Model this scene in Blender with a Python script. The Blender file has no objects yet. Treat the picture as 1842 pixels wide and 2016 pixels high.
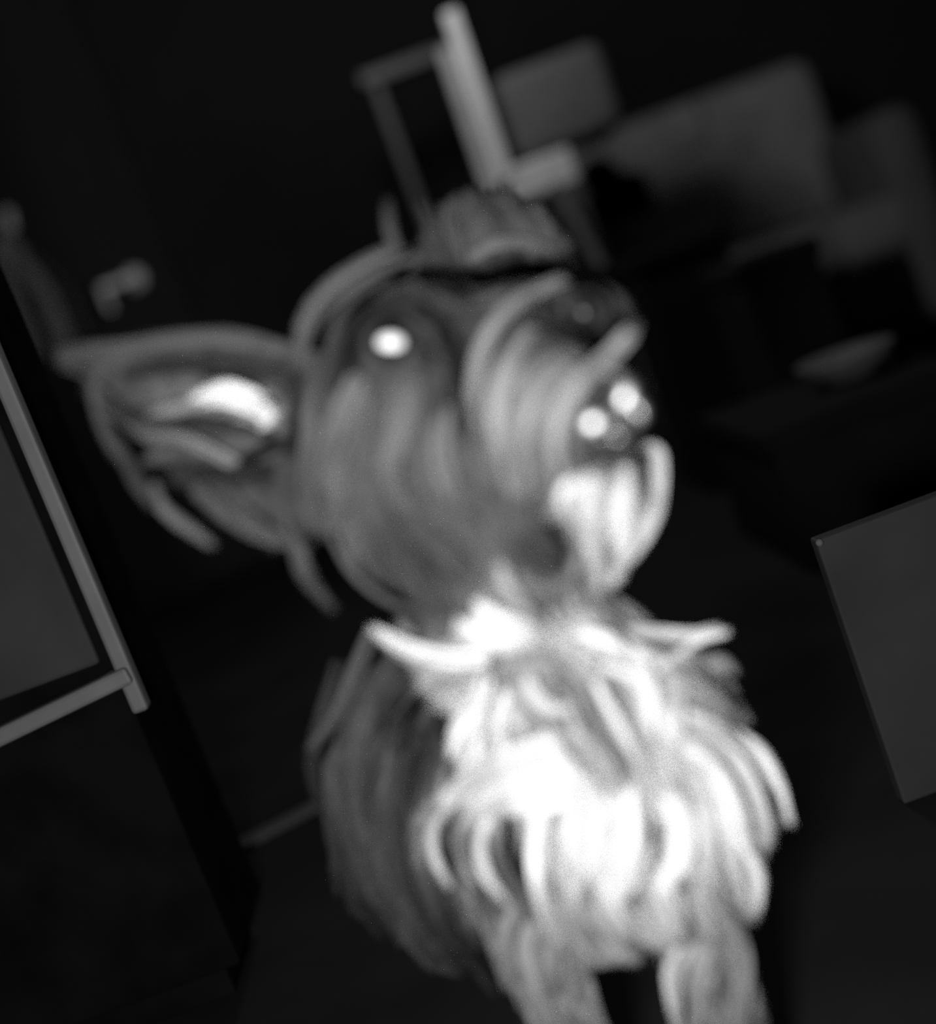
import bpy, bmesh, math, random
import numpy as np
from mathutils import Vector, Matrix
from mathutils.bvhtree import BVHTree

# ------------------------------------------------------------------ camera, light, exposure
SC = bpy.context.scene
COL = SC.collection
random.seed(4); RNG = np.random.default_rng(4)
FPX = 2625.0
PITCH, ROLL = math.radians(8.0), math.radians(20.5)
CAM = Vector((0, 0, 0.45))
FWD = Vector((0, math.cos(PITCH), -math.sin(PITCH)))
R0 = Vector((1, 0, 0)); U0 = Vector((0, math.sin(PITCH), math.cos(PITCH)))
CX = R0 * math.cos(ROLL) - U0 * math.sin(ROLL)
CY = R0 * math.sin(ROLL) + U0 * math.cos(ROLL)

cd = bpy.data.cameras.new('camera'); cam = bpy.data.objects.new('camera', cd); COL.objects.link(cam)
m = Matrix((CX, CY, -FWD)).transposed().to_4x4(); m.translation = CAM
cam.matrix_world = m
cd.sensor_fit = 'VERTICAL'; cd.sensor_height = 24; cd.lens = FPX * 24 / 2016
cd.clip_start = 0.01
cd.dof.use_dof = True; cd.dof.focus_distance = 0.94; cd.dof.aperture_fstop = 1.2
SC.camera = cam

w = bpy.data.worlds.new('world'); SC.world = w; w.use_nodes = True
w.node_tree.nodes['Background'].inputs[0].default_value = (1, 1, 1, 1)
w.node_tree.nodes['Background'].inputs[1].default_value = 0.012

def lamp(name, kind, loc, energy, size=0.1, target=None, **k):
    d = bpy.data.lights.new(name, kind); d.energy = energy
    if kind == 'AREA': d.shape = 'DISK'; d.size = size
    elif kind != 'SUN': d.shadow_soft_size = size
    o = bpy.data.objects.new(name, d); COL.objects.link(o); o.location = loc
    if target is not None:
        o.rotation_euler = (Vector(target) - Vector(loc)).to_track_quat('-Z', 'Y').to_euler()
    for a, b in k.items(): setattr(d, a, b)
    return o

def at(px, py, d):
    return CAM + FWD * d + CX * ((px - 921) / FPX * d) - CY * ((py - 1008) / FPX * d)

lamp('camera_light', 'AREA', CAM - CX * 0.06 - CY * 0.09 + FWD * 0.06, 1.9, 0.08, at(1120, 1500, 0.6))
lamp('background_fill', 'POINT', (0.10, 2.10, 1.2), 3.8, 0.10)  # added lamp without a fixture, brightens the furniture at the back

vs = SC.view_settings
vs.view_transform = 'Standard'; vs.look = 'None'; vs.exposure = 2.0; vs.gamma = 1.0; vs.use_curve_mapping = False
SC.cycles.use_denoising = False

# ------------------------------------------------------------------ materials
def mat(name, v, rough=0.7, noise=None, spec=0.3, metal=0.0, bump=0.0, coat=0.0):
    mt = bpy.data.materials.new(name); mt.use_nodes = True
    nt = mt.node_tree; b = nt.nodes['Principled BSDF']
    b.inputs['Roughness'].default_value = rough; b.inputs['Metallic'].default_value = metal
    b.inputs['Specular IOR Level'].default_value = spec; b.inputs['Coat Weight'].default_value = coat
    b.inputs['Coat Roughness'].default_value = 0.05
    sc_, am = noise if noise else (12.0, 0.12)
    tc = nt.nodes.new('ShaderNodeTexCoord'); n = nt.nodes.new('ShaderNodeTexNoise'); n.inputs['Scale'].default_value = sc_
    n.inputs['Detail'].default_value = 4
    r = nt.nodes.new('ShaderNodeValToRGB')
    r.color_ramp.elements[0].position = 0.3; r.color_ramp.elements[1].position = 0.7
    a, c = max(0, v * (1 - am)), min(1, v * (1 + am))
    r.color_ramp.elements[0].color = (a, a, a, 1); r.color_ramp.elements[1].color = (c, c, c, 1)
    nt.links.new(tc.outputs['Object'], n.inputs['Vector']); nt.links.new(n.outputs['Fac'], r.inputs['Fac'])
    nt.links.new(r.outputs['Color'], b.inputs['Base Color'])
    if bump:
        bp = nt.nodes.new('ShaderNodeBump'); bp.inputs['Strength'].default_value = bump; bp.inputs['Distance'].default_value = 0.002
        nt.links.new(n.outputs['Fac'], bp.inputs['Height']); nt.links.new(bp.outputs['Normal'], b.inputs['Normal'])
    return mt

def fur_mat(name='fur'):
    mt = bpy.data.materials.new(name); mt.use_nodes = True
    nt = mt.node_tree; b = nt.nodes['Principled BSDF']
    b.inputs['Roughness'].default_value = 0.55; b.inputs['Specular IOR Level'].default_value = 0.25
    a = nt.nodes.new('ShaderNodeAttribute'); a.attribute_name = 'coat'
    nt.links.new(a.outputs['Color'], b.inputs['Base Color'])
    return mt

M = dict(
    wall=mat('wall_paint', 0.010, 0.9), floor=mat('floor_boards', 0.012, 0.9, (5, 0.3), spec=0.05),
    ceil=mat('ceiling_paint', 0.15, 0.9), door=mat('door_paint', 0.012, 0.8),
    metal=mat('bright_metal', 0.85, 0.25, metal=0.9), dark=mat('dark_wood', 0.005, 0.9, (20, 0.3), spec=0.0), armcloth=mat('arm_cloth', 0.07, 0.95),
    trimpale=mat('pale_moulding', 0.11, 0.5, (30, 0.1)), panel=mat('grey_panel', 0.03, 0.7, (14, 0.2), spec=0.1),
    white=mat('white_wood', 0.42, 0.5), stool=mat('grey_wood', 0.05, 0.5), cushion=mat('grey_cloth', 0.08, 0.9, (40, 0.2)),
    seatcloth=mat('seat_cloth', 0.12, 0.95), sofa=mat('sofa_cloth', 0.22, 0.95, (8, 0.25)), box=mat('low_box', 0.028, 0.7, (9, 0.25), spec=0.1),
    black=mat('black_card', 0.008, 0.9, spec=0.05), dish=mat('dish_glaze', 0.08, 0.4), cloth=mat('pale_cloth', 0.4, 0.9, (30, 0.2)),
    skin=mat('dog_skin', 0.05, 0.8, (60, 0.5), spec=0.1), eye=mat('eye_dark', 0.01, 0.35, spec=0.3),
    shine=mat('painted_eye_shine', 0.95, 0.3, spec=0.8), nose=mat('wet_nose', 0.02, 0.36, (160, 0.5), spec=0.5), enamel=mat('white_enamel', 0.9, 0.35),
    strip=mat('floor_strip', 0.04, 0.6),
)
M['fur'] = fur_mat()
M['nose'].node_tree.nodes['Principled BSDF'].inputs['IOR'].default_value = 2.6

# ------------------------------------------------------------------ helpers
def link_mesh(name, me, material, parent=None):
    o = bpy.data.objects.new(name, me); COL.objects.link(o)
    if material is not None: me.materials.append(material)
    if parent is not None: o.parent = parent
    return o
def tag(o, label=None, cat=None, group=None, kind=None):
    if label: o['label'] = label
    if cat: o['category'] = cat
    if group: o['group'] = group
    if kind: o['kind'] = kind
    return o
def thing(name, loc, label, cat, group=None):
    o = bpy.data.objects.new(name, None); COL.objects.link(o); o.location = loc; o.empty_display_size = 0.02
    return tag(o, label, cat, group)
def bbox_bm(bm, c, s, rot=None, bevel=0.0, seg=2):
    r = bmesh.ops.create_cube(bm, size=1.0)['verts']
    bmesh.ops.scale(bm, vec=s, verts=r)
    if bevel:
        es = list({e for v in r for e in v.link_edges})
        q = bmesh.ops.bevel(bm, geom=es, offset=bevel, segments=seg, affect='EDGES', profile=0.5)
        r = list({v for f in q['faces'] for v in f.verts} | {v for v in r if v.is_valid})
    if rot is not None: bmesh.ops.rotate(bm, cent=(0, 0, 0), matrix=rot, verts=r)
    bmesh.ops.translate(bm, vec=c, verts=r)
def part_box(name, boxes, material, parent=None, bevel=0.004):
    """boxes in the parent's local space: (centre, size[, rotation])"""
    bm = bmesh.new()
    for b in boxes: bbox_bm(bm, b[0], b[1], b[2] if len(b) > 2 else None, bevel)
    me = bpy.data.meshes.new(name); bm.to_mesh(me); bm.free()
    return link_mesh(name, me, material, parent)
def bar_bm(bm, p, q, w, d, bevel=0.003):
    p, q = Vector(p), Vector(q); v = q - p
    rot = v.to_track_quat('Z', 'Y').to_matrix()
    bbox_bm(bm, (p + q) / 2, (w, d, v.length), rot, bevel)
def part_bar(name, bars, material, parent=None, bevel=0.003):
    bm = bmesh.new()
    for b in bars: bar_bm(bm, *b, bevel=bevel)
    me = bpy.data.meshes.new(name); bm.to_mesh(me); bm.free()
    return link_mesh(name, me, material, parent)
def lathe(name, prof, material, parent=None, n=32, mtx=None):
    bm = bmesh.new(); rings = []
    for r, z in prof:
        rings.append([bm.verts.new((r * math.cos(2 * math.pi * k / n), r * math.sin(2 * math.pi * k / n), z)) for k in range(n)])
    for a, b in zip(rings, rings[1:]):
        for k in range(n): bm.faces.new((a[k], a[(k + 1) % n], b[(k + 1) % n], b[k]))
    bm.faces.new(rings[0][::-1]); bm.faces.new(rings[-1])
    if mtx is not None: bmesh.ops.transform(bm, matrix=mtx, verts=bm.verts)
    me = bpy.data.meshes.new(name); bm.to_mesh(me); bm.free()
    for f in me.polygons: f.use_smooth = True
    return link_mesh(name, me, material, parent)
def level(px, py, y):
    """world point on the pixel's ray at world distance y"""
    d = at(px, py, 1.0) - CAM
    return CAM + d * (y / d.y)

# ------------------------------------------------------------------ room shell
YB, XL, XR, H = 3.7, -2.4, 2.4, 2.5
def struct(name, c, s, mt): return tag(part_box(name, [(c, s)], mt, None, 0), kind='structure')
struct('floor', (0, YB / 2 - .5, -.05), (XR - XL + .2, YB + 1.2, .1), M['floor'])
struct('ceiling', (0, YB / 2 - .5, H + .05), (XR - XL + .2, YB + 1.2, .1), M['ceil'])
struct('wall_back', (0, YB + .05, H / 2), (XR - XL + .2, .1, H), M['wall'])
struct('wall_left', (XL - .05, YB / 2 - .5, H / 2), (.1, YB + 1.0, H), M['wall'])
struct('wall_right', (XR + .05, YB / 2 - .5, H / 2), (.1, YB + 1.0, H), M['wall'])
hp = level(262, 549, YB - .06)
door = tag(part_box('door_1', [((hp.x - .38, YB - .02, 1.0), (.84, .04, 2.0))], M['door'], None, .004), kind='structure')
part_box('door_frame', [((hp.x - .38 + sx * .45, YB - .03, 1.02), (.06, .06, 2.04)) for sx in (-1, 1)] + [((hp.x - .38, YB - .03, 2.07), (.96, .06, .06))], M['door'], door)
lev = lathe('door_handle', [(0.001, 0), (.028, 0), (.028, .008), (.014, .012), (.011, .05), (.001, .052)], M['enamel'], door,
            mtx=Matrix.Translation((hp.x, YB - .04, hp.z)) @ Matrix.Rotation(math.pi / 2, 4, 'X'))
part_bar('lever', [((hp.x, YB - .09, hp.z), (hp.x - .085, YB - .09, hp.z), .022, .018), ((hp.x - .08, YB - .09, hp.z), (hp.x - .08, YB - .085, hp.z - .06), .014, .014)], M['enamel'], lev)

# ------------------------------------------------------------------ left: framed cabinet
g0 = at(297, 1394, 1.02); yc = g0.y
top_z = 0.80
cab = thing('side_cabinet', (g0.x - .22, yc + .2, 0), 'dark side cabinet with a grey panel framed by a thin pale post and rail', 'cabinet')
L = lambda p: Vector(p) - cab.location
xr = g0.x - .004
def cbx(name, x0, x1, y0, y1, z0, z1, mt, par=cab, bv=.003):
    return part_box(name, [(L(((x0 + x1) / 2, (y0 + y1) / 2, (z0 + z1) / 2)), (x1 - x0, y1 - y0, z1 - z0))], mt, par, bv)
cbx('body', xr - .6, xr - .012, yc + .012, yc + .16, .03, top_z, M['dark'])
cbx('plinth', xr - .56, xr - .03, yc + .03, yc + .14, 0, .03, M['dark'])
zr = at(130, 1392, 1.02)
rail_z = (level(0, 1455, yc).z + level(250, 1330, yc).z) / 2
cbx('corner_post', xr - .010, xr + .003, yc - .004, yc + .012, g0.z, top_z, M['trimpale'])
pa, pb = level(-60, 1478, yc), level(258, 1324, yc)
part_bar('rail', [(L(pa), L(pb), .018, .014)], M['trimpale'], cab)
cbx('door_panel', xr - .5, xr - .020, yc + .004, yc + .011, rail_z + .021, top_z - .03, M['panel'])

# cloth on a hook, at the left edge
hk = level(18, 448, YB - .05)
hook = thing('wall_hook', (hk.x, YB, hk.z), 'small bright metal wall hook at the left edge of the photo', 'hook')
part_bar('hook_arm', [((0, 0, 0), (0, -.045, 0), .02, .02), ((0, -.045, -.005), (0.01, -.05, .045), .02, .02)], M['enamel'], hook)
lathe('hook_plate', [(.001, 0), (.022, 0), (.02, .004), (.001, .005)], M['metal'], hook, mtx=Matrix.Rotation(math.pi / 2, 4, 'X'))
bm = bmesh.new(); n1, n2 = 14, 18; vv = []
for i in range(n1 + 1):
    for j in range(n2 + 1):
        s, t = i / n1, j / n2
        xx = (s - .5) * (.03 + .20 * min(1, t * 1.8)); zz = -.0 - t * .34
        vv.append(bm.verts.new((hk.x - .03 + xx, YB - .045 + .014 * math.sin(s * 16) * min(1, t * 2), hk.z + zz)))
for i in range(n1):
    for j in range(n2):
        a = i * (n2 + 1) + j; bm.faces.new((vv[a], vv[a + n2 + 1], vv[a + n2 + 2], vv[a + 1]))
bmesh.ops.solidify(bm, geom=bm.faces[:], thickness=.005)
me = bpy.data.meshes.new('hanging_cloth'); bm.to_mesh(me); bm.free()
for f in me.polygons: f.use_smooth = True
tag(link_mesh('hanging_cloth', me, M['cloth']), 'pale folded cloth hanging from the hook on the back wall', 'cloth')

# ------------------------------------------------------------------ two high stools
YS = 2.62
def stool(name_label, seat_l, seat_r, post_top, width, wood, post_w, depth=.36, y=YS, split=None):
    """high chair seen side on: seat_l/seat_r, post_top world points in the plane y"""
    a, b = Vector(seat_l), Vector(seat_r)
    o = thing('bar_stool', (a.x, y, 0), name_label, 'stool')
    z = a.z
    ln = b.x - a.x
    part_box('seat', [((ln / 2, depth / 2, z - width / 2), (ln, depth, width))], wood, o, .008)
    for yy in (.015, depth - .015):
        part_bar('back_post', [((.0, yy, z - .02), (post_top.x - a.x, yy, post_top.z), post_w, .03)], wood, o)
        for xx, k in ((.02, -.03), (ln - .02, .03)):
            part_bar('leg', [((xx, yy, z - width), (xx + k, yy, .0), .026, .026)], wood if split is None else split, o)
    return o
sl = level(990, 335, YS); sr = level(1120, 285, YS); pt = level(885, 20, YS)
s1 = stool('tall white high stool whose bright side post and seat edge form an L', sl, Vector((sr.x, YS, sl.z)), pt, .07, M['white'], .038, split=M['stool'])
part_bar('brace', [((sr.x - sl.x - .06, -.012, sl.z - .06), (sr.x - sl.x - .025, -.012, sl.z - .24), .085, .02)], M['cushion'], s1)
part_bar('footrest', [((.0, .015, .3), (sr.x - sl.x, .015, .3), .02, .02)], M['stool'], s1)
# cushion on its seat
cw = .24
bm = bmesh.new(); bbox_bm(bm, (0, 0, .09), (cw, .20, .18), None, .035, 4)
me = bpy.data.meshes.new('cushion'); bm.to_mesh(me); bm.free()
for f in me.polygons: f.use_smooth = True
cu = link_mesh('cushion', me, M['cushion']); cu.location = (sl.x + .035 + cw / 2, YS + .16, sl.z + .002)
tag(cu, 'plump grey cushion standing on the white stool seat', 'cushion')

# dimmer stool with an open back frame
a1, a2 = level(735, 155, YS + .45), level(865, 95, YS + .45)
b1, b2 = level(800, 330, YS + .45), level(950, 380, YS + .45)
st = thing('bar_stool', (a1.x, YS + .45, 0), 'dim grey high stool with an open rectangular back frame, left of the white stool', 'stool')
Q = lambda p: Vector(p) - st.location
wd = a2.x - a1.x
zt, zs = a1.z, 0.62
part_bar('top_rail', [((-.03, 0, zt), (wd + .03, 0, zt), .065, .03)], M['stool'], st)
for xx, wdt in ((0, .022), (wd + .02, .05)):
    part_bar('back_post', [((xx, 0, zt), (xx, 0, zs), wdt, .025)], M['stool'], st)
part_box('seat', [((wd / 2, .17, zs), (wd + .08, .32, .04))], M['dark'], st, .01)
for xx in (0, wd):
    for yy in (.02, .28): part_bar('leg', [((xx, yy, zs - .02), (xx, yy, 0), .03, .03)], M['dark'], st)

# ------------------------------------------------------------------ pale sofa and dark boxes in front of it
YO = 3.05
tl = level(1180, 262, YO + .3)
x0 = level(1215, 420, YO).x; zt = tl.z
sofa = thing('armchair', (x0, YO, 0), 'wide pale cloth armchair standing against the dark back wall', 'armchair')
def soft(name, c, s, r, mt, par):
    bm = bmesh.new(); bbox_bm(bm, c, s, None, r, 5)
    me = bpy.data.meshes.new(name); bm.to_mesh(me); bm.free()
    for f in me.polygons: f.use_smooth = True
    return link_mesh(name, me, mt, par)
SW = .66
soft('backrest', (SW / 2, .45, zt / 2 + .06), (SW, .16, zt - .1), .05, M['sofa'], sofa)
soft('seat', (SW / 2, .18, .30), (SW - .02, .40, .14), .05, M['seatcloth'], sofa)
soft('base', (SW / 2, .2, .13), (SW - .06, .4, .18), .01, M['dark'], sofa)
soft('armrest', (-.10, .2, .26), (.22, .46, .52), .05, M['armcloth'], sofa)
soft('armrest', (SW, .2, .3), (.12, .46, .5), .05, M['armcloth'], sofa)
kb = level(1343, 232, YO + .40)
soft('pillow_corner', (kb.x - x0, .40, kb.z - .03), (.09, .09, .12), .02, M['sofa'], sofa)

def crate(px0, py0, px1, py1, y, depth, label, mt, name='storage_box', lid=True):
    a, b = level(px0, py0, y), level(px1, py1, y)
    h = (a.z + b.z) / 2; cx = (a.x + b.x) / 2; wd = b.x - a.x
    o = thing(name, (cx, y + depth / 2, 0), label, 'box')
    part_box('body', [((0, 0, (h - .03) / 2), (wd - .012, depth - .012, h - .03))], mt, o, .004)
    part_box('lid', [((0, 0, h - .0155), (wd, depth, .031))], mt, o, .006)
    return o, h
crate(1235, 505, 1425, 440, 2.3, .25, 'dark storage box in front of the pale armchair, the left and farther one', M['black'])
crate(1440, 512, 1612, 470, 2.0, .25, 'dark storage box in front of the pale armchair, the right and nearer one', M['black'])
db, dh = crate(1500, 860, 1900, 700, 1.6, .36, 'wide dark storage box carrying the shallow dish', M['black'], 'storage_box')
# dish on the wide box
dc = level(1722, 884, 1.78)
dz = dh
dish = lathe('shallow_dish', [(.001, 0), (.03, 0), (.034, .004), (.055, .018), (.068, .034), (.066, .036), (.052, .022), (.03, .010), (.001, .009)], M['dish'])
dish.location = (dc.x, 1.78, dz + .0)
tag(dish, 'shallow grey dish lying on the wide dark box', 'dish')
# low grey box in the right foreground
q = level(1607, 1066, .93); q2 = level(1842, 962, .93)
bh = q.z
lb = thing('board', (q.x + .25, .94, 0), 'low grey board standing upright on the floor with a bright stud at its corner', 'board')
part_box('panel', [((0, 0, bh / 2), (.50, .016, bh))], M['box'], lb, .002)
part_box('foot', [((-.15, .03, .008), (.03, .09, .016))], M['black'], lb, .002)
part_box('foot', [((.15, .03, .008), (.03, .09, .016))], M['black'], lb, .002)
sp = Vector((q.x + .002, .932, q.z - .002)) - lb.location
lathe('corner_stud', [(.001, 0), (.0030, 0), (.0026, .002), (.001, .003)], M['cushion'], lb, mtx=Matrix.Translation(sp) @ Matrix.Rotation(math.pi / 2, 4, 'X'))
# floor strip, bottom left
def onfloor(px, py):
    d = at(px, py, 1.0) - CAM; return CAM + d * (-CAM.z / d.z)
p, r_ = onfloor(180, 1830), onfloor(640, 1585)
o = part_bar('trim_1', [((p.x, p.y, .004), (r_.x, r_.y, .004), .03, .008)], M['strip']); tag(o, kind='structure')

# ------------------------------------------------------------------ the dog
def sphere_into(bm, c, r, rot=None, seg=24):
    v = bmesh.ops.create_uvsphere(bm, u_segments=seg, v_segments=seg // 2 + 2, radius=1.0)['verts']
    bmesh.ops.scale(bm, vec=r, verts=v)
    mm = Matrix((CX, -CY, FWD)).transposed() if rot is None else rot     # local axes: picture right, picture down, away
    bmesh.ops.rotate(bm, cent=(0, 0, 0), matrix=mm, verts=v)
    bmesh.ops.translate(bm, vec=c, verts=v)
def limb(bm, pts, n=8):
    for (p, r1), (q, r2) in zip(pts, pts[1:]):
        p, q = Vector(p), Vector(q)
        k = max(2, int((q - p).length / (min(r1, r2) * .35)))
        for i in range(k + 1):
            t = i / k; r = r1 + (r2 - r1) * t
            sphere_into(bm, p.lerp(q, t), (r, r, r), seg=12)
dog_base = level(1200, 1500, .66); dog_base.z = 0
dog = thing('dog', dog_base, 'small long-haired dog with dark grey head, one ear out sideways and a white chest', 'dog')
bm = bmesh.new()
E = lambda px, py, d, rx, ry, rz: sphere_into(bm, at(px, py, d), (rx, ry, rz))
E(850, 810, .635, .053, .062, .055); E(870, 960, .630, .052, .045, .05)
E(1010, 700, .62, .040, .032, .045)
E(1075, 800, .585, .030, .034, .045); E(1150, 815, .560, .024, .022, .025); E(1190, 815, .548, .015, .015, .015)
E(1120, 920, .585, .026, .022, .035); E(960, 1050, .62, .045, .035, .045)
E(980, 1180, .65, .045, .05, .05); E(1060, 1280, .655, .05, .04, .05)
E(1160, 1450, .655, .062, .06, .055); E(1190, 1620, .660, .060, .055, .055); E(1230, 1720, .66, .050, .034, .05)
ch = at(1160, 1560, .70)
for t in np.linspace(0, 1, 7):
    c = ch + Vector((-.03 * t, .15 * t, -.05 * t))
    sphere_into(bm, c, (.068 + .012 * math.sin(t * 3), .072, .07))
E(800, 1480, .715, .032, .055, .04); E(780, 1640, .725, .032, .045, .045); E(880, 1700, .72, .04, .05, .05)
rump = ch + Vector((-.03, .15, -.05))
feet = []
for px, py, d in ((1045, 1820, .655), (1385, 1840, .655)):
    s = at(px, py, d); f = Vector((s.x, s.y - .005, .012))
    limb(bm, [(s + Vector((0, .01, .03)), .026), ((s.x, s.y + .008, .09), .017), ((s.x, s.y, .03), .013), (f, .014), (f + Vector((0, -.022, -.001)), .012)])
    feet.append(f)
E(1370, 1560, .672, .032, .045, .04); E(1320, 1400, .672, .03, .03, .035); E(1390, 1720, .675, .022, .035, .035)
for sx in (-1, 1):
    s = rump + Vector((sx * .045, -.01, -.02))
    limb(bm, [(s, .042), ((s.x, s.y - .035, .12), .028), ((s.x, s.y + .04, .07), .015), ((s.x, s.y + .01, .014), .013), ((s.x, s.y - .02, .012), .012)])
limb(bm, [(rump + Vector((0, .05, .03)), .018), (rump + Vector((-.01, .09, .09)), .012), (rump + Vector((-.01, .08, .15)), .007)])
me = bpy.data.meshes.new('body'); bm.to_mesh(me); bm.free()
body = link_mesh('body', me, M['skin'])
md = body.modifiers.new('r', 'REMESH'); md.mode = 'VOXEL'; md.voxel_size = .0045
sm = body.modifiers.new('s', 'SMOOTH'); sm.factor = .6; sm.iterations = 7
dg = bpy.context.evaluated_depsgraph_get()
me2 = bpy.data.meshes.new_from_object(body.evaluated_get(dg)); body.modifiers.clear(); body.data = me2
for f in me2.polygons: f.use_smooth = True
if not me2.materials: me2.materials.append(M['skin'])

def ear(top, bot, cup, nS=22, nT=12, thick=.0035):
    """a cupped flap between two edges, each a list of (px, py, depth) from base to tip"""
    def samp(pl, s):
        x = s * (len(pl) - 1); i = min(int(x), len(pl) - 2); t = x - i
        return np.array(pl[i]) * (1 - t) + np.array(pl[i + 1]) * t
    bm = bmesh.new(); g = []
    for side in (0, 1):
        rows = []
        for i in range(nS + 1):
            s = i / nS; a, b = samp(top, s), samp(bot, s); row = []
            for j in range(nT + 1):
                t = j / nT; q = a * (1 - t) + b * t
                d = q[2] + cup * math.sin(math.pi * t) * (1 - .5 * s) + (thick if side else 0)
                row.append(bm.verts.new(at(q[0], q[1], d)))
            rows.append(row)
        g.append(rows)
    for side in (0, 1):
        for i in range(nS):
            for j in range(nT):
                r = g[side]; f = (r[i][j], r[i + 1][j], r[i + 1][j + 1], r[i][j + 1])
                bm.faces.new(f if side else f[::-1])
    F, B = g
    for i in range(nS):
        bm.faces.new((F[i][0], F[i + 1][0], B[i + 1][0], B[i][0])); bm.faces.new((F[i + 1][nT], F[i][nT], B[i][nT], B[i + 1][nT]))
    for j in range(nT):
        bm.faces.new((F[0][j + 1], F[0][j], B[0][j], B[0][j + 1])); bm.faces.new((F[nS][j], F[nS][j + 1], B[nS][j + 1], B[nS][j]))
    bmesh.ops.recalc_face_normals(bm, faces=bm.faces[:])
    me = bpy.data.meshes.new('ear'); bm.to_mesh(me); bm.free()
    for f in me.polygons: f.use_smooth = True
    return link_mesh('ear', me, M['skin'])
ear1 = ear([(640, 700, .625), (480, 662, .62), (320, 668, .615), (190, 690, .61), (135, 700, .61)],
           [(660, 1030, .625), (520, 1010, .625), (390, 960, .62), (270, 850, .615), (150, 720, .61)], .018)
ear2 = ear([(800, 600, .655), (820, 500, .655), (860, 440, .66), (925, 395, .665)],
           [(1090, 620, .665), (1110, 540, .665), (1090, 460, .665), (1010, 385, .67)], .015)

def bvh_of(objs):
    vs_, fs = [], []
    for o in objs:
        k = len(vs_); vs_ += [v.co.copy() for v in o.data.vertices]
        fs += [[k + i for i in p.vertices] for p in o.data.polygons]
    return BVHTree.FromPolygons(vs_, fs)
BV = bvh_of([body, ear1, ear2])

# --- hair
KP = 7
def strands_mesh(name, P, rad, colr, parent):
    """P (N,K,3) strand points, rad (N,) root radius, colr (N,) grey -> one mesh of tapered three-sided hairs"""
    N, K, _ = P.shape
    T = np.gradient(P, axis=1); T /= np.linalg.norm(T, axis=2, keepdims=True) + 1e-9
    ref = RNG.normal(size=(N, 1, 3)); A = np.cross(T, ref); A /= np.linalg.norm(A, axis=2, keepdims=True) + 1e-9
    Bv = np.cross(T, A)
    taper = np.linspace(1, 0, K) ** .6; taper[-1] = .08
    R = rad[:, None] * taper[None, :]
    V = np.empty((N, K, 3, 3))
    for k in range(3):
        an = 2 * math.pi * k / 3
        V[:, :, k] = P + (A * math.cos(an) + Bv * math.sin(an)) * R[:, :, None]
    idx = np.arange(N * K * 3).reshape(N, K, 3)
    F = np.stack([np.stack([idx[:, :-1, k], idx[:, :-1, (k + 1) % 3], idx[:, 1:, (k + 1) % 3], idx[:, 1:, k]], -1) for k in range(3)], 2).reshape(-1, 4)
    me = bpy.data.meshes.new(name)
    me.vertices.add(N * K * 3); me.vertices.foreach_set('co', V.reshape(-1).astype(np.float32))
    nf = len(F); me.loops.add(nf * 4); me.loops.foreach_set('vertex_index', F.reshape(-1).astype(np.int32))
    me.polygons.add(nf); me.polygons.foreach_set('loop_start', np.arange(0, nf * 4, 4, dtype=np.int32))
    me.update(calc_edges=True)
    at_ = me.color_attributes.new('coat', 'FLOAT_COLOR', 'POINT')
    c = np.ones((N * K * 3, 4), np.float32); c[:, :3] = np.repeat(colr, K * 3)[:, None]
    at_.data.foreach_set('color', c.reshape(-1))
    me.polygons.foreach_set('use_smooth', np.ones(nf, bool))
    return link_mesh(name, me, M['fur'], parent)

def hit_depth(px, py):
    d = (at(px, py, 1.0) - CAM); dn = d.normalized()
    h = BV.ray_cast(CAM, dn)
    if h[0] is None: return None
    return (h[0] - CAM).dot(FWD)

def resample(pl, K):
    pl = np.array(pl, float)
    # Catmull-Rom through the points, then even spacing
    if len(pl) > 2:
        e = np.vstack([2 * pl[0] - pl[1], pl, 2 * pl[-1] - pl[-2]]); out = []
        for i in range(1, len(e) - 2):
            for t in np.linspace(0, 1, 12, endpoint=False):
                a, b, c, d = e[i - 1], e[i], e[i + 1], e[i + 2]
                out.append(.5 * (2 * b + (c - a) * t + (2 * a - 5 * b + 4 * c - d) * t * t + (3 * b - a - 3 * c + d) * t ** 3))
        out.append(pl[-1]); pl = np.array(out)
    s = np.r_[0, np.cumsum(np.linalg.norm(np.diff(pl, axis=0), axis=1))]
    u = np.linspace(0, s[-1], K)
    return np.stack([np.interp(u, s, pl[:, k]) for k in range(2)], 1)

# locks of hair: region, brightness of the coat, half width (px), lift (m), [root ... tip]
G = []
def lk(reg, b, wd, lift, *pts): G.append((reg, b, wd, lift, pts))
# crown and brow
lk('head', .38, 26, .006, (800, 490), (720, 525), (640, 580), (595, 650), (590, 730))
lk('head', .30, 20, .004, (760, 540), (680, 600), (650, 680), (640, 760))
lk('head', .34, 10, .006, (785, 500), (768, 455), (762, 395))
lk('head', .28, 14, .006, (940, 560), (880, 500), (825, 395))
lk('head', .34, 16, .006, (810, 550), (860, 585), (930, 605))
lk('head', .36, 22, .006, (930, 600), (980, 585), (1040, 560))
lk('head', .12, 24, .002, (830, 610), (880, 680), (890, 780))
lk('head', .12, 20, .002, (720, 600), (700, 650), (700, 720))
lk('head', .14, 20, .002, (880, 640), (910, 720), (915, 800))
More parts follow.
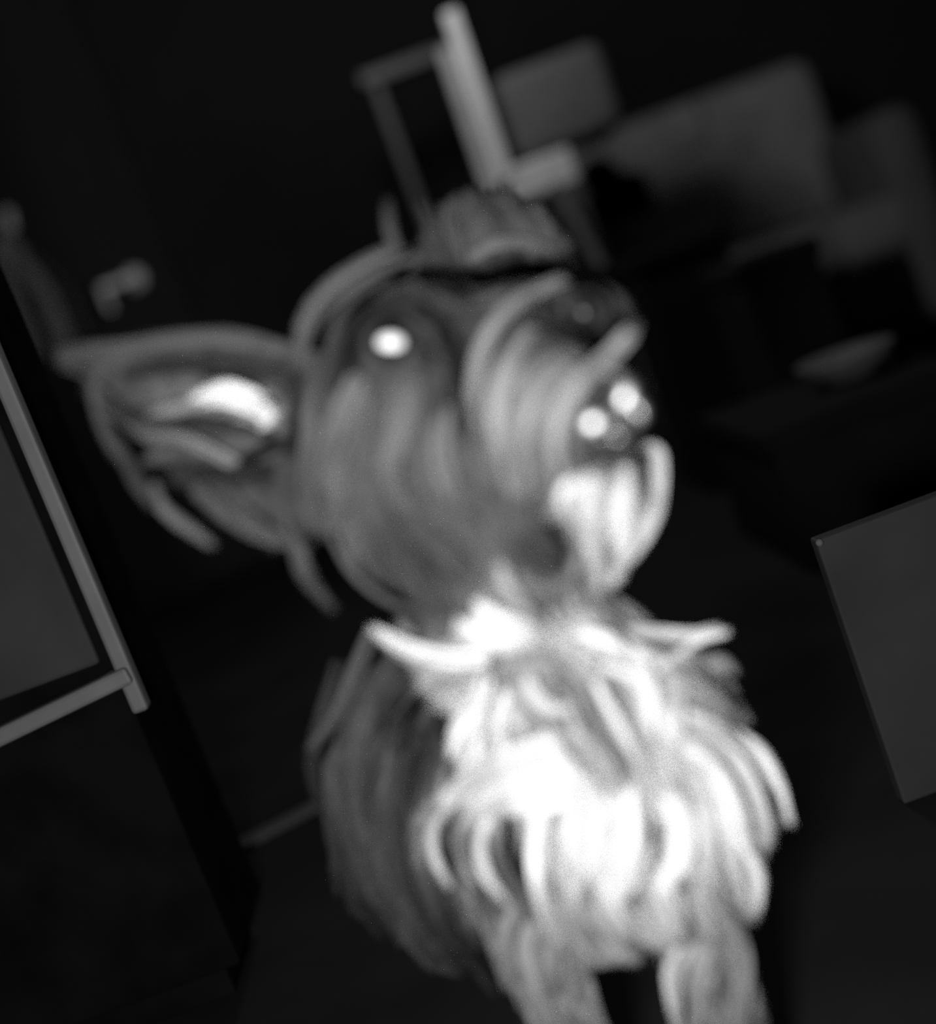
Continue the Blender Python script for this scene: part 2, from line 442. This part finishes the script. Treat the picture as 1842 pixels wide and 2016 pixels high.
# cheek
lk('head', .42, 34, .005, (720, 740), (680, 820), (650, 930), (680, 1040))
lk('head', .44, 34, .005, (800, 740), (790, 830), (760, 920), (790, 1010))
lk('head', .40, 28, .005, (640, 740), (620, 850), (610, 960), (640, 1060))
lk('head', .40, 26, .005, (880, 800), (870, 880), (890, 960), (930, 1040))
lk('head', .22, 30, .004, (790, 880), (770, 960), (800, 1050), (860, 1130))
lk('head', .40, 14, .007, (890, 920), (900, 990), (940, 1040))
lk('head', .34, 14, .007, (830, 1010), (860, 1060), (920, 1100))
lk('head', .28, 20, .006, (720, 1030), (760, 1110), (840, 1170), (930, 1190))
lk('head', .30, 18, .006, (640, 1040), (690, 1130), (770, 1190), (860, 1215))
lk('head', .12, 22, .003, (680, 1080), (740, 1170), (820, 1220))
lk('head', .28, 22, .006, (580, 960), (590, 1050), (610, 1130), (660, 1200))
# muzzle
lk('muzzle', .62, 13, 0.012, (1110, 548), (1020, 590), (955, 670), (935, 760), (945, 850))
lk('muzzle', .66, 14, 0.014, (1045, 645), (995, 715), (975, 800), (985, 890), (1010, 970))
lk('muzzle', .10, 9, .012, (1070, 600), (990, 660), (960, 750), (965, 860))
lk('muzzle', .50, 20, 0.012, (1120, 720), (1060, 790), (1030, 880), (1040, 980))
lk('muzzle', .55, 12, 0.013, (1130, 730), (1105, 810), (1090, 880), (1110, 940))
lk('muzzle', .52, 22, 0.012, (1100, 700), (1040, 750), (1010, 830), (1010, 930))
lk('muzzle', .66, 18, 0.014, (1235, 650), (1190, 700), (1140, 745), (1120, 800))
lk('muzzle', .45, 14, 0.006, (1255, 630), (1240, 660), (1210, 690))
lk('muzzle', .25, 26, 0.003, (1110, 590), (1150, 570), (1210, 590), (1250, 640))
lk('muzzle', .30, 22, 0.004, (1110, 640), (1150, 650), (1200, 640))
lk('muzzle', .34, 20, 0.005, (1010, 930), (990, 1010), (1020, 1080))
lk('muzzle', .20, 22, 0.003, (1050, 940), (1060, 1010), (1110, 1070))
lk('muzzle', .18, 20, 0.003, (1000, 1050), (1060, 1090), (1130, 1110))
lk('muzzle', .18, 10, 0.004, (1110, 870), (1160, 895), (1230, 890))
# beard
lk('beard', 0.77, 12, .008, (1240, 900), (1288, 870), (1300, 930), (1285, 1030), (1235, 1110))
lk('beard', 0.76, 24, .010, (1240, 905), (1250, 980), (1230, 1070), (1210, 1150))
lk('beard', 0.79, 24, .012, (1190, 915), (1190, 990), (1180, 1070), (1190, 1160))
lk('beard', 0.81, 24, .010, (1150, 930), (1115, 975), (1140, 1030), (1180, 1110))
lk('beard', 0.53, 16, .010, (1200, 1050), (1210, 1120), (1190, 1190))
lk('beard', 0.44, 26, .010, (1130, 1070), (1110, 1130), (1060, 1160))
lk('beard', .82, 22, .010, (1270, 900), (1272, 980), (1255, 1060))
lk('beard', .82, 26, .012, (1225, 920), (1225, 990), (1215, 1070))
lk('beard', .80, 26, .010, (1165, 930), (1160, 1000), (1180, 1060))
lk('beard', .80, 18, .010, (1290, 900), (1290, 980), (1270, 1050))
# bib and tufts
lk('chest', .75, 9, .016, (985, 1085), (995, 1140), (1030, 1190), (1070, 1240))
lk('chest', .92, 44, .012, (930, 1190), (980, 1220), (1060, 1240))
lk('chest', .88, 34, .012, (900, 1215), (960, 1250), (1060, 1260))
lk('chest', .92, 17, .014, (960, 1290), (880, 1290), (800, 1270), (730, 1235))
lk('chest', .55, 16, .012, (950, 1320), (860, 1325), (790, 1290), (745, 1255))
lk('chest', .60, 24, .010, (1000, 1300), (1060, 1300), (1120, 1320))
lk('chest', .95, 20, .016, (1140, 1250), (1190, 1262), (1250, 1300))
lk('chest', .92, 30, .014, (1200, 1300), (1270, 1330), (1290, 1400), (1290, 1450))
lk('chest', .90, 16, .014, (1210, 1250), (1290, 1250), (1360, 1255), (1415, 1238))
lk('chest', .92, 16, .014, (1270, 1345), (1330, 1300), (1380, 1262), (1435, 1248))
lk('chest', .60, 12, .012, (1310, 1340), (1370, 1310), (1420, 1300), (1450, 1325))
lk('chest', .45, 12, .010, (1310, 1360), (1380, 1355), (1430, 1390), (1455, 1420))
# curls
lk('chest', .92, 14, .014, (1035, 1325), (1050, 1370), (1090, 1400), (1130, 1385))
lk('chest', .94, 18, .012, (955, 1330), (935, 1390), (900, 1430), (885, 1490))
lk('chest', .95, 20, .012, (1000, 1360), (985, 1430), (1000, 1500))
lk('chest', .55, 9, .006, (1020, 1350), (1040, 1410), (1100, 1440))
lk('chest', .50, 16, .006, (1110, 1290), (1150, 1370), (1180, 1450), (1230, 1520))
lk('chest', .88, 16, .012, (1150, 1310), (1190, 1390), (1230, 1460), (1260, 1510))
lk('chest', .50, 9, .006, (1200, 1310), (1205, 1370), (1230, 1420))
lk('chest', .95, 28, .010, (1080, 1430), (1100, 1480), (1150, 1530))
lk('chest', .97, 30, .014, (1240, 1290), (1270, 1350), (1280, 1430))
lk('chest', .95, 26, .012, (1330, 1340), (1320, 1400), (1330, 1470))
lk('chest', .95, 26, .012, (1190, 1270), (1250, 1290), (1320, 1300))
lk('chest', .90, 30, .010, (1360, 1440), (1440, 1500), (1490, 1590), (1510, 1670))
lk('chest', .85, 28, .010, (1340, 1500), (1410, 1580), (1440, 1680), (1470, 1780))
lk('chest', .88, 26, .008, (1380, 1410), (1460, 1460), (1500, 1520))
# right side sweep
lk('chest', .92, 30, .012, (1310, 1400), (1400, 1430), (1470, 1480), (1520, 1540))
lk('chest', .92, 18, .014, (1420, 1430), (1490, 1480), (1530, 1550), (1553, 1625))
lk('chest', .60, 9, .008, (1430, 1480), (1480, 1540), (1530, 1630))
lk('chest', .90, 32, .012, (1320, 1450), (1400, 1510), (1450, 1600), (1480, 1700))
lk('chest', .88, 30, .010, (1400, 1560), (1450, 1650), (1490, 1720), (1490, 1790))
lk('chest', .80, 30, .008, (1360, 1560), (1380, 1660), (1390, 1760))
lk('chest', .60, 26, .006, (1380, 1720), (1420, 1790), (1455, 1870))
# white front
lk('chest', .97, 44, .014, (1120, 1480), (1020, 1510), (930, 1545), (870, 1590))
lk('chest', .97, 44, .014, (1160, 1540), (1060, 1560), (980, 1580), (910, 1600))
lk('chest', .85, 10, .024, (900, 1560), (858, 1620), (852, 1680), (885, 1750))
lk('chest', .70, 9, .024, (940, 1580), (905, 1640), (910, 1700), (940, 1745))
lk('chest', .80, 10, .024, (975, 1590), (945, 1650), (955, 1720), (1000, 1780))
lk('chest', .97, 36, .018, (1060, 1580), (1050, 1680), (1060, 1760), (1080, 1840))
lk('chest', .97, 40, .012, (1150, 1560), (1150, 1650), (1130, 1740))
lk('chest', .95, 44, .012, (1240, 1540), (1250, 1640), (1230, 1740))
lk('chest', .90, 40, .010, (1310, 1560), (1330, 1660), (1290, 1760))
lk('chest', .70, 24, .008, (1190, 1740), (1200, 1800), (1250, 1850))
lk('chest', .55, 26, .006, (1140, 1760), (1160, 1820), (1210, 1870))
lk('chest', .75, 18, .010, (1290, 1760), (1310, 1820), (1280, 1870))
lk('coat', .10, 13, .016, (905, 1610), (905, 1680), (920, 1740))  # these three: dark of the gaps between fringe locks, put into hair colour
lk('coat', .10, 11, .016, (952, 1625), (945, 1690), (965, 1760))
lk('coat', .12, 15, .016, (1005, 1600), (1000, 1670), (1025, 1740))
# legs
lk('leg', 0.56, 24, .008, (1050, 1800), (1030, 1870), (1050, 1950), (1090, 2030))
lk('leg', 0.51, 24, .008, (1080, 1830), (1080, 1900), (1100, 1960))
lk('leg', 0.53, 18, .008, (1020, 1780), (1000, 1850), (1030, 1940))
lk('leg', 0.53, 26, .008, (1160, 1830), (1200, 1870), (1260, 1890))
lk('leg', 0.66, 28, .010, (1370, 1840), (1325, 1900), (1325, 1960), (1340, 2040))
lk('leg', 0.56, 30, .008, (1400, 1850), (1380, 1930), (1370, 2040))
lk('leg', 0.49, 26, .008, (1440, 1820), (1460, 1900), (1450, 2040))
lk('leg', 0.51, 26, .008, (1410, 1760), (1450, 1840), (1460, 1920))
# dark coat on the left shoulder and flank
lk('coat', 0.27, 26, .010, (740, 1240), (700, 1340), (660, 1420), (610, 1480))
lk('coat', 0.24, 28, .010, (790, 1280), (720, 1420), (700, 1560), (730, 1690))
lk('coat', 0.24, 26, .012, (700, 1420), (650, 1520), (680, 1640), (730, 1740))
lk('coat', 0.19, 28, .010, (800, 1450), (780, 1600), (790, 1720), (860, 1850))
lk('coat', 0.10, 28, .004, (850, 1350), (810, 1400), (790, 1480))
lk('coat', 0.16, 26, .008, (860, 1650), (850, 1750), (900, 1860), (970, 1960))
lk('coat', .14, 22, .006, (660, 1300), (630, 1400), (610, 1500), (630, 1600))
lk('coat', .14, 22, .006, (640, 1500), (650, 1650), (710, 1790))
# near ear
lk('ear', .28, 12, .004, (620, 705), (470, 662), (330, 665), (150, 690))
lk('ear', .30, 12, .004, (560, 690), (400, 660), (250, 680), (110, 690))
lk('ear', .28, 16, .004, (210, 700), (185, 770), (210, 860), (260, 930))
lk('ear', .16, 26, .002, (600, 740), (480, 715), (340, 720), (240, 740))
lk('ear', .94, 15, .016, (545, 815), (500, 778), (440, 765), (375, 785))
lk('ear', .5, 12, .012, (430, 780), (360, 800), (290, 815))
lk('ear', .94, 15, .018, (535, 830), (505, 805), (450, 785), (400, 790))
lk('ear', .93, 12, .017, (515, 845), (530, 810), (480, 780))
lk('ear', .42, 16, .008, (500, 930), (430, 890), (360, 860), (280, 850))
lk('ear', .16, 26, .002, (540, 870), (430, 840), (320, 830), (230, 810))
lk('ear', .30, 14, .008, (420, 880), (340, 890), (280, 910))
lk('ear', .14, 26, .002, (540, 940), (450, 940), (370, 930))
lk('ear', .42, 12, .010, (300, 950), (320, 1000), (370, 1040), (420, 1075))
lk('ear', .30, 14, .010, (380, 960), (440, 1010), (500, 1050), (570, 1070))
lk('ear', .32, 14, .010, (440, 960), (490, 1020), (550, 1060), (610, 1080))
lk('ear', .26, 16, .010, (230, 860), (270, 940), (310, 1000))
lk('ear', .32, 20, .010, (600, 960), (560, 1020), (590, 1080), (610, 1150))
lk('head', .06, 22, .010, (580, 720), (568, 800), (572, 900))  # darkness of the gap between ear and cheek, put into hair colour
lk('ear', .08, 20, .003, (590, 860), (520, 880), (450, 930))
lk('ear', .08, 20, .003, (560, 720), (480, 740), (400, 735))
# far ear, raised behind the crown
lk('far_ear', .30, 30, .003, (900, 560), (890, 480), (880, 420), (900, 385))
lk('far_ear', .30, 30, .003, (980, 480), (970, 430), (940, 390))
lk('far_ear', .42, 12, .007, (920, 510), (980, 478), (1050, 480), (1095, 500))
lk('far_ear', .32, 24, .003, (1050, 520), (1050, 440), (1010, 400))
lk('far_ear', .10, 26, .002, (960, 560), (1020, 530), (1090, 530))

KAL = 1.0
def shade(b):  # coat brightness to albedo
    return min(.85, KAL * b ** 2.2)
guides3 = []
GP, GT, GB, GR = [], [], [], []
for reg, b, wd, lift, pts in G:
    px = resample(pts, 14); dep = [hit_depth(*p) for p in px]
    near_ = min([d for d in dep if d is not None], default=.6)
    dep = [d if d is not None and d < min(near_ + .06, .74) else None for d in dep]     # a lock stays on the near side
    if all(d is None for d in dep): dep = [.62 if reg != 'coat' else .70] * 14
    ok = [i for i, d in enumerate(dep) if d is not None]
    dep = np.interp(range(14), ok, [dep[i] for i in ok])
    dep = np.convolve(np.r_[dep[0], dep[0], dep, dep[-1], dep[-1]], np.ones(5) / 5, 'valid')
    lf = lift * (np.sin(np.linspace(.1, math.pi * .75, 14)))
    P3 = np.array([at(p[0], p[1], d - l) for p, d, l in zip(px, dep, lf)])
    guides3.append((reg, b, wd, P3))
    T = np.gradient(P3, axis=0); T /= np.linalg.norm(T, axis=1, keepdims=True)
    GP.append(P3); GT.append(T); GB += [b] * 14; GR += [reg] * 14
GP = np.vstack(GP); GT = np.vstack(GT); GB = np.array(GB); GR = np.array(GR)

def lock_strands(P3, wd, n):
    K = KP; s = np.linspace(0, 1, 14); t = np.linspace(0, 1, K)
    out = np.empty((n, K, 3))
    W = wd / 4375.0
    ang = RNG.uniform(0, 2 * math.pi, n); rr = np.sqrt(RNG.uniform(0, 1, n))
    T = P3[-1] - P3[0]; T /= np.linalg.norm(T)
    A = np.cross(T, np.array(FWD)); A /= np.linalg.norm(A); B = np.cross(T, A)
    m = max(1, int(wd // 8)); cl = RNG.integers(0, m, n)          # a wide lock falls into several thin ones
    ca, cr = RNG.uniform(0, 2 * math.pi, m), np.sqrt(RNG.uniform(0, 1, m)) * .9
    if m > 1:
        ox = cr[cl] * np.cos(ca[cl]) + .3 * rr * np.cos(ang); oy = cr[cl] * np.sin(ca[cl]) + .3 * rr * np.sin(ang)
        rr, ang = np.hypot(ox, oy), np.arctan2(oy, ox)
    off = (A[None] * (np.cos(ang) * rr)[:, None] + B[None] * (np.sin(ang) * rr * .6)[:, None]) * W
    s0 = RNG.uniform(-.02, .35, n); s1 = np.clip(s0 + RNG.uniform(.5, .9, n), 0, 1.05)
    for i in range(n):
        u = np.clip(s0[i] + (s1[i] - s0[i]) * t, 0, 1)
        c = np.stack([np.interp(u, s, P3[:, k]) for k in range(3)], 1)
        wv = 1.0 - .65 * u ** 2
        out[i] = c + off[i] * wv[:, None] + RNG.normal(size=3) * .0009 * t[:, None]
    return out, RNG.uniform(.62, 1.25, m)[cl]

TRIM = ((768, 678, 40, 34), (1150, 612, 30, 26), (1203, 815, 72, 52))
fur = {}
def push(reg, P, r, c):
    if reg in ('head', 'muzzle', 'beard', 'far_ear'):
        D = P - np.array(CAM); dz = D @ np.array(FWD)
        X = 921 + D @ np.array(CX) / dz * FPX; Y = 1008 - D @ np.array(CY) / dz * FPX
        keep = np.ones(len(P), bool)
        for ex, ey, ew, eh in TRIM:      # hair is parted around the eyes and the nose
            keep &= ~((((X - ex) / ew) ** 2 + ((Y - ey) / eh) ** 2 < 1) & (dz < .64)).any(1)
        P, r, c = P[keep], r[keep], c[keep]
    fur.setdefault(reg, []).append((P, r, c))
for reg, b, wd, P3 in guides3:
    ln = np.linalg.norm(np.diff(P3, axis=0), axis=1).sum()
    n = int(60 + wd * 9)
    P, var = lock_strands(P3, wd, n)
    push(reg, P, RNG.uniform(.00022, .00042, n), np.array([shade(b)] * n) * var * RNG.uniform(.75, 1.25, n))

def base_coat(obj, n, length, lift=.35):
    me = obj.data; me.calc_loop_triangles()
    tri = np.array([t.vertices for t in me.loop_triangles]); co = np.array([v.co for v in me.vertices])
    a, b_, c = co[tri[:, 0]], co[tri[:, 1]], co[tri[:, 2]]
    nr = np.cross(b_ - a, c - a); ar = np.linalg.norm(nr, axis=1); nr /= ar[:, None] + 1e-12
    pick = RNG.choice(len(tri), n, p=ar / ar.sum())
    u, v = RNG.uniform(size=n), RNG.uniform(size=n); fl = u + v > 1; u[fl], v[fl] = 1 - u[fl], 1 - v[fl]
    P0 = a[pick] + (b_ - a)[pick] * u[:, None] + (c - a)[pick] * v[:, None]; N = nr[pick]
    T = np.empty((n, 3)); B = np.empty(n); R = np.empty(n, dtype=GR.dtype); near = np.empty(n)
    for i in range(0, n, 2000):
        D = ((P0[i:i + 2000, None] - GP[None]) ** 2).sum(-1); Wt = 1 / (D + 4e-5) ** 2
        Wt /= Wt.sum(1, keepdims=True)
        T[i:i + 2000] = Wt @ GT; B[i:i + 2000] = Wt @ GB; j = D.argmin(1); R[i:i + 2000] = GR[j]; near[i:i + 2000] = np.sqrt(D.min(1))
    far = np.clip((near - .03) / .05, 0, 1)
    T = T * (1 - far[:, None]) + np.array([0, .6, -.8]) * far[:, None]
    B = B * (1 - far) + .25 * far
    R[near > .055] = 'coat'
    L0 = np.where(np.isin(R, ('head', 'muzzle')), .65, 1.0)
    T -= N * (T * N).sum(1, keepdims=True); T /= np.linalg.norm(T, axis=1, keepdims=True) + 1e-9
    L = length * RNG.uniform(.6, 1.2, n) * np.clip((P0[:, 2] - .02) / .22, .3, 1) * L0
    t = np.linspace(0, 1, KP)
    P = P0[:, None] + (T[:, None] * t[None, :, None] + N[:, None] * (lift * (t - .45 * t * t))[None, :, None]) * L[:, None, None]
    P[:, :, 2] -= (t ** 2)[None] * L[:, None] * .25
    # clumping
    m = max(10, n // 45); cid = RNG.choice(n, m, replace=False)
    for i in range(0, n, 2000):
        D = ((P0[i:i + 2000, None] - P0[cid][None]) ** 2).sum(-1); k = cid[D.argmin(1)]
        w_ = (.75 * t ** 1.4)[None, :, None]
        P[i:i + 2000] = P[i:i + 2000] * (1 - w_) + P[k] * w_
    P += RNG.normal(size=(n, 1, 3)) * .0008 * t[None, :, None]
    P[:, :, 2] = np.maximum(P[:, :, 2], .001)
    rad = RNG.uniform(.0002, .0004, n); cl = np.array([shade(x) for x in B]) * RNG.uniform(.7, 1.3, n)
    cl *= RNG.uniform(.8, 1.2, n)
    for reg in set(R):
        k = R == reg; push(reg, P[k], rad[k], cl[k])
base_coat(body, 42000, .026)
base_coat(ear1, 5000, .014, .25)
base_coat(ear2, 4000, .014, .25)

ear1.data.transform(Matrix.Translation(-dog_base)); ear2.data.transform(Matrix.Translation(-dog_base)); body.data.transform(Matrix.Translation(-dog_base))
for o in (ear1, ear2, body): o.parent = dog
PART = dict(head=('head_hair', dog), muzzle=('muzzle_hair', dog), beard=('beard', dog), chest=('chest_ruff', dog), leg=('leg_hair', dog),
            coat=('coat', dog), ear=('ear_hair', ear1), far_ear=('ear_hair', ear2))
LAB = dict(beard='pale white beard under the muzzle', chest='long white chest hair with stray tufts', coat='dark grey coat on shoulder and flank')
for reg, lst in fur.items():
    P = np.vstack([x[0] for x in lst]) - np.array(dog_base); r = np.concatenate([x[1] for x in lst]); c = np.concatenate([x[2] for x in lst])
    nm, par = PART[reg]
    o = strands_mesh(nm, P, r, c.clip(.003, .88), par); o['kind'] = 'stuff'
    if reg in LAB: o['label'] = LAB[reg]

# eyes
def eye(px, py, r, lift, shine):
    d = hit_depth(px, py) or .60
    c = at(px, py, d - lift) - dog_base
    bm = bmesh.new(); sphere_into(bm, c, (r, r, r), seg=32)
    me = bpy.data.meshes.new('eye'); bm.to_mesh(me); bm.free()
    for f in me.polygons: f.use_smooth = True
    o = link_mesh('eye', me, M['eye'], dog)
    return o, c
e1, c1 = eye(768, 678, .0095, .004, True)
e2, c2 = eye(1150, 612, .0090, .004, False)
def lid(px, py, r, par, c):
    bm = bmesh.new(); n = 28; up = -CX * .2 + CY
    rings = []
    for k in range(n):
        a = 2 * math.pi * k / n
        dirv = CX * math.cos(a) * 1.1 + CY * math.sin(a) * .85
        cen = Vector(c) + dirv * r * .98 - FWD * r * .15
        tan = (-CX * math.sin(a) * 1.1 + CY * math.cos(a) * .85).normalized(); nn = dirv.normalized(); bb = tan.cross(nn)
        rings.append([bm.verts.new(cen + (nn * math.cos(q) + bb * math.sin(q)) * .0022) for q in np.linspace(0, 2 * math.pi, 8, endpoint=False)])
    for k in range(n):
        a, b = rings[k], rings[(k + 1) % n]
        for j in range(8): bm.faces.new((a[j], a[(j + 1) % 8], b[(j + 1) % 8], b[j]))
    me = bpy.data.meshes.new('eyelid'); bm.to_mesh(me); bm.free()
    for f in me.polygons: f.use_smooth = True
    return link_mesh('eyelid', me, M['skin'], par)
lid(768, 678, .0095, e1, c1); lid(1150, 612, .009, e2, c2)
# eye-shine of the near eye, painted as a white blob
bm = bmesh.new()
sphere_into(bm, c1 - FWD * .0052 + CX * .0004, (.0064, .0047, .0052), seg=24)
me = bpy.data.meshes.new('eye_glint'); bm.to_mesh(me); bm.free()
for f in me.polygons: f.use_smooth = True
pp = link_mesh('eye_glint', me, M['shine'], e1); pp['label'] = 'painted white eye-shine'

# nose: two rounded lobes, a bridge and nostrils
bm = bmesh.new()
nd = .532
sphere_into(bm, at(1205, 815, nd + .008), (.0130, .0100, .0095))
hv = (-FWD * .5 - CX * .086 - CY * .085).normalized()
hx = (CX - hv * CX.dot(hv)).normalized(); hy = hv.cross(hx)
def pad(px, py, d, rx, ry, rz, roll):
    a = math.radians(roll); u = hx * math.cos(a) + hy * math.sin(a)
    sphere_into(bm, at(px, py, d), (rx, ry, rz), Matrix((u, hv.cross(u), hv)).transposed(), seg=32)
pad(1166, 832, nd - .007, .0068, .0058, .0026, 30)
sphere_into(bm, at(1172, 830, nd + .001), (.0055, .0052, .0075))
pad(1230, 782, nd - .006, .0050, .0078, .0024, -12)
pad(1250, 812, nd - .006, .0050, .0056, .0022, 0)
sphere_into(bm, at(1238, 800, nd + .001), (.0055, .0065, .0065))
pad(1206, 856, nd + .001, .0075, .0030, .0028, -15)
me = bpy.data.meshes.new('nose'); bm.to_mesh(me); bm.free()
nose = link_mesh('nose', me, M['nose'])
md = nose.modifiers.new('r', 'REMESH'); md.mode = 'VOXEL'; md.voxel_size = .0006
sm = nose.modifiers.new('s', 'SMOOTH'); sm.factor = .5; sm.iterations = 4
dg = bpy.context.evaluated_depsgraph_get()
me2 = bpy.data.meshes.new_from_object(nose.evaluated_get(dg)); nose.modifiers.clear(); nose.data = me2
# press the nostrils in
for npx, npy in ((1190, 842), (1232, 822)):
    c = at(npx, npy, nd - .004)
    for v in me2.vertices:
        d = (v.co - c).length
        if d < .006: v.co += FWD * (.005 * (1 - d / .006) ** 1.2)
me2.transform(Matrix.Translation(-dog_base))
for f in me2.polygons: f.use_smooth = True
nose.parent = dog; nose['label'] = 'wet black nose with two bright highlights'

# dark bag on the armchair's arm, seen as dark humps
bm = bmesh.new()
YD = YO + .2
for px, py, r in ((1180, 345, .05), (1250, 395, .08), (1200, 420, .07)):
    sphere_into(bm, level(px, py, YD), (r, r * .9, r), seg=20)
for v in bm.verts: v.co.z = max(v.co.z, .521); v.co.x = min(v.co.x, x0 + .12)
me = bpy.data.meshes.new('handbag'); bm.to_mesh(me); bm.free()
hb = link_mesh('handbag', me, M['black'])
md = hb.modifiers.new('r', 'REMESH'); md.mode = 'VOXEL'; md.voxel_size = .01
tag(hb, 'dark soft bag on the arm of the pale armchair', 'bag')
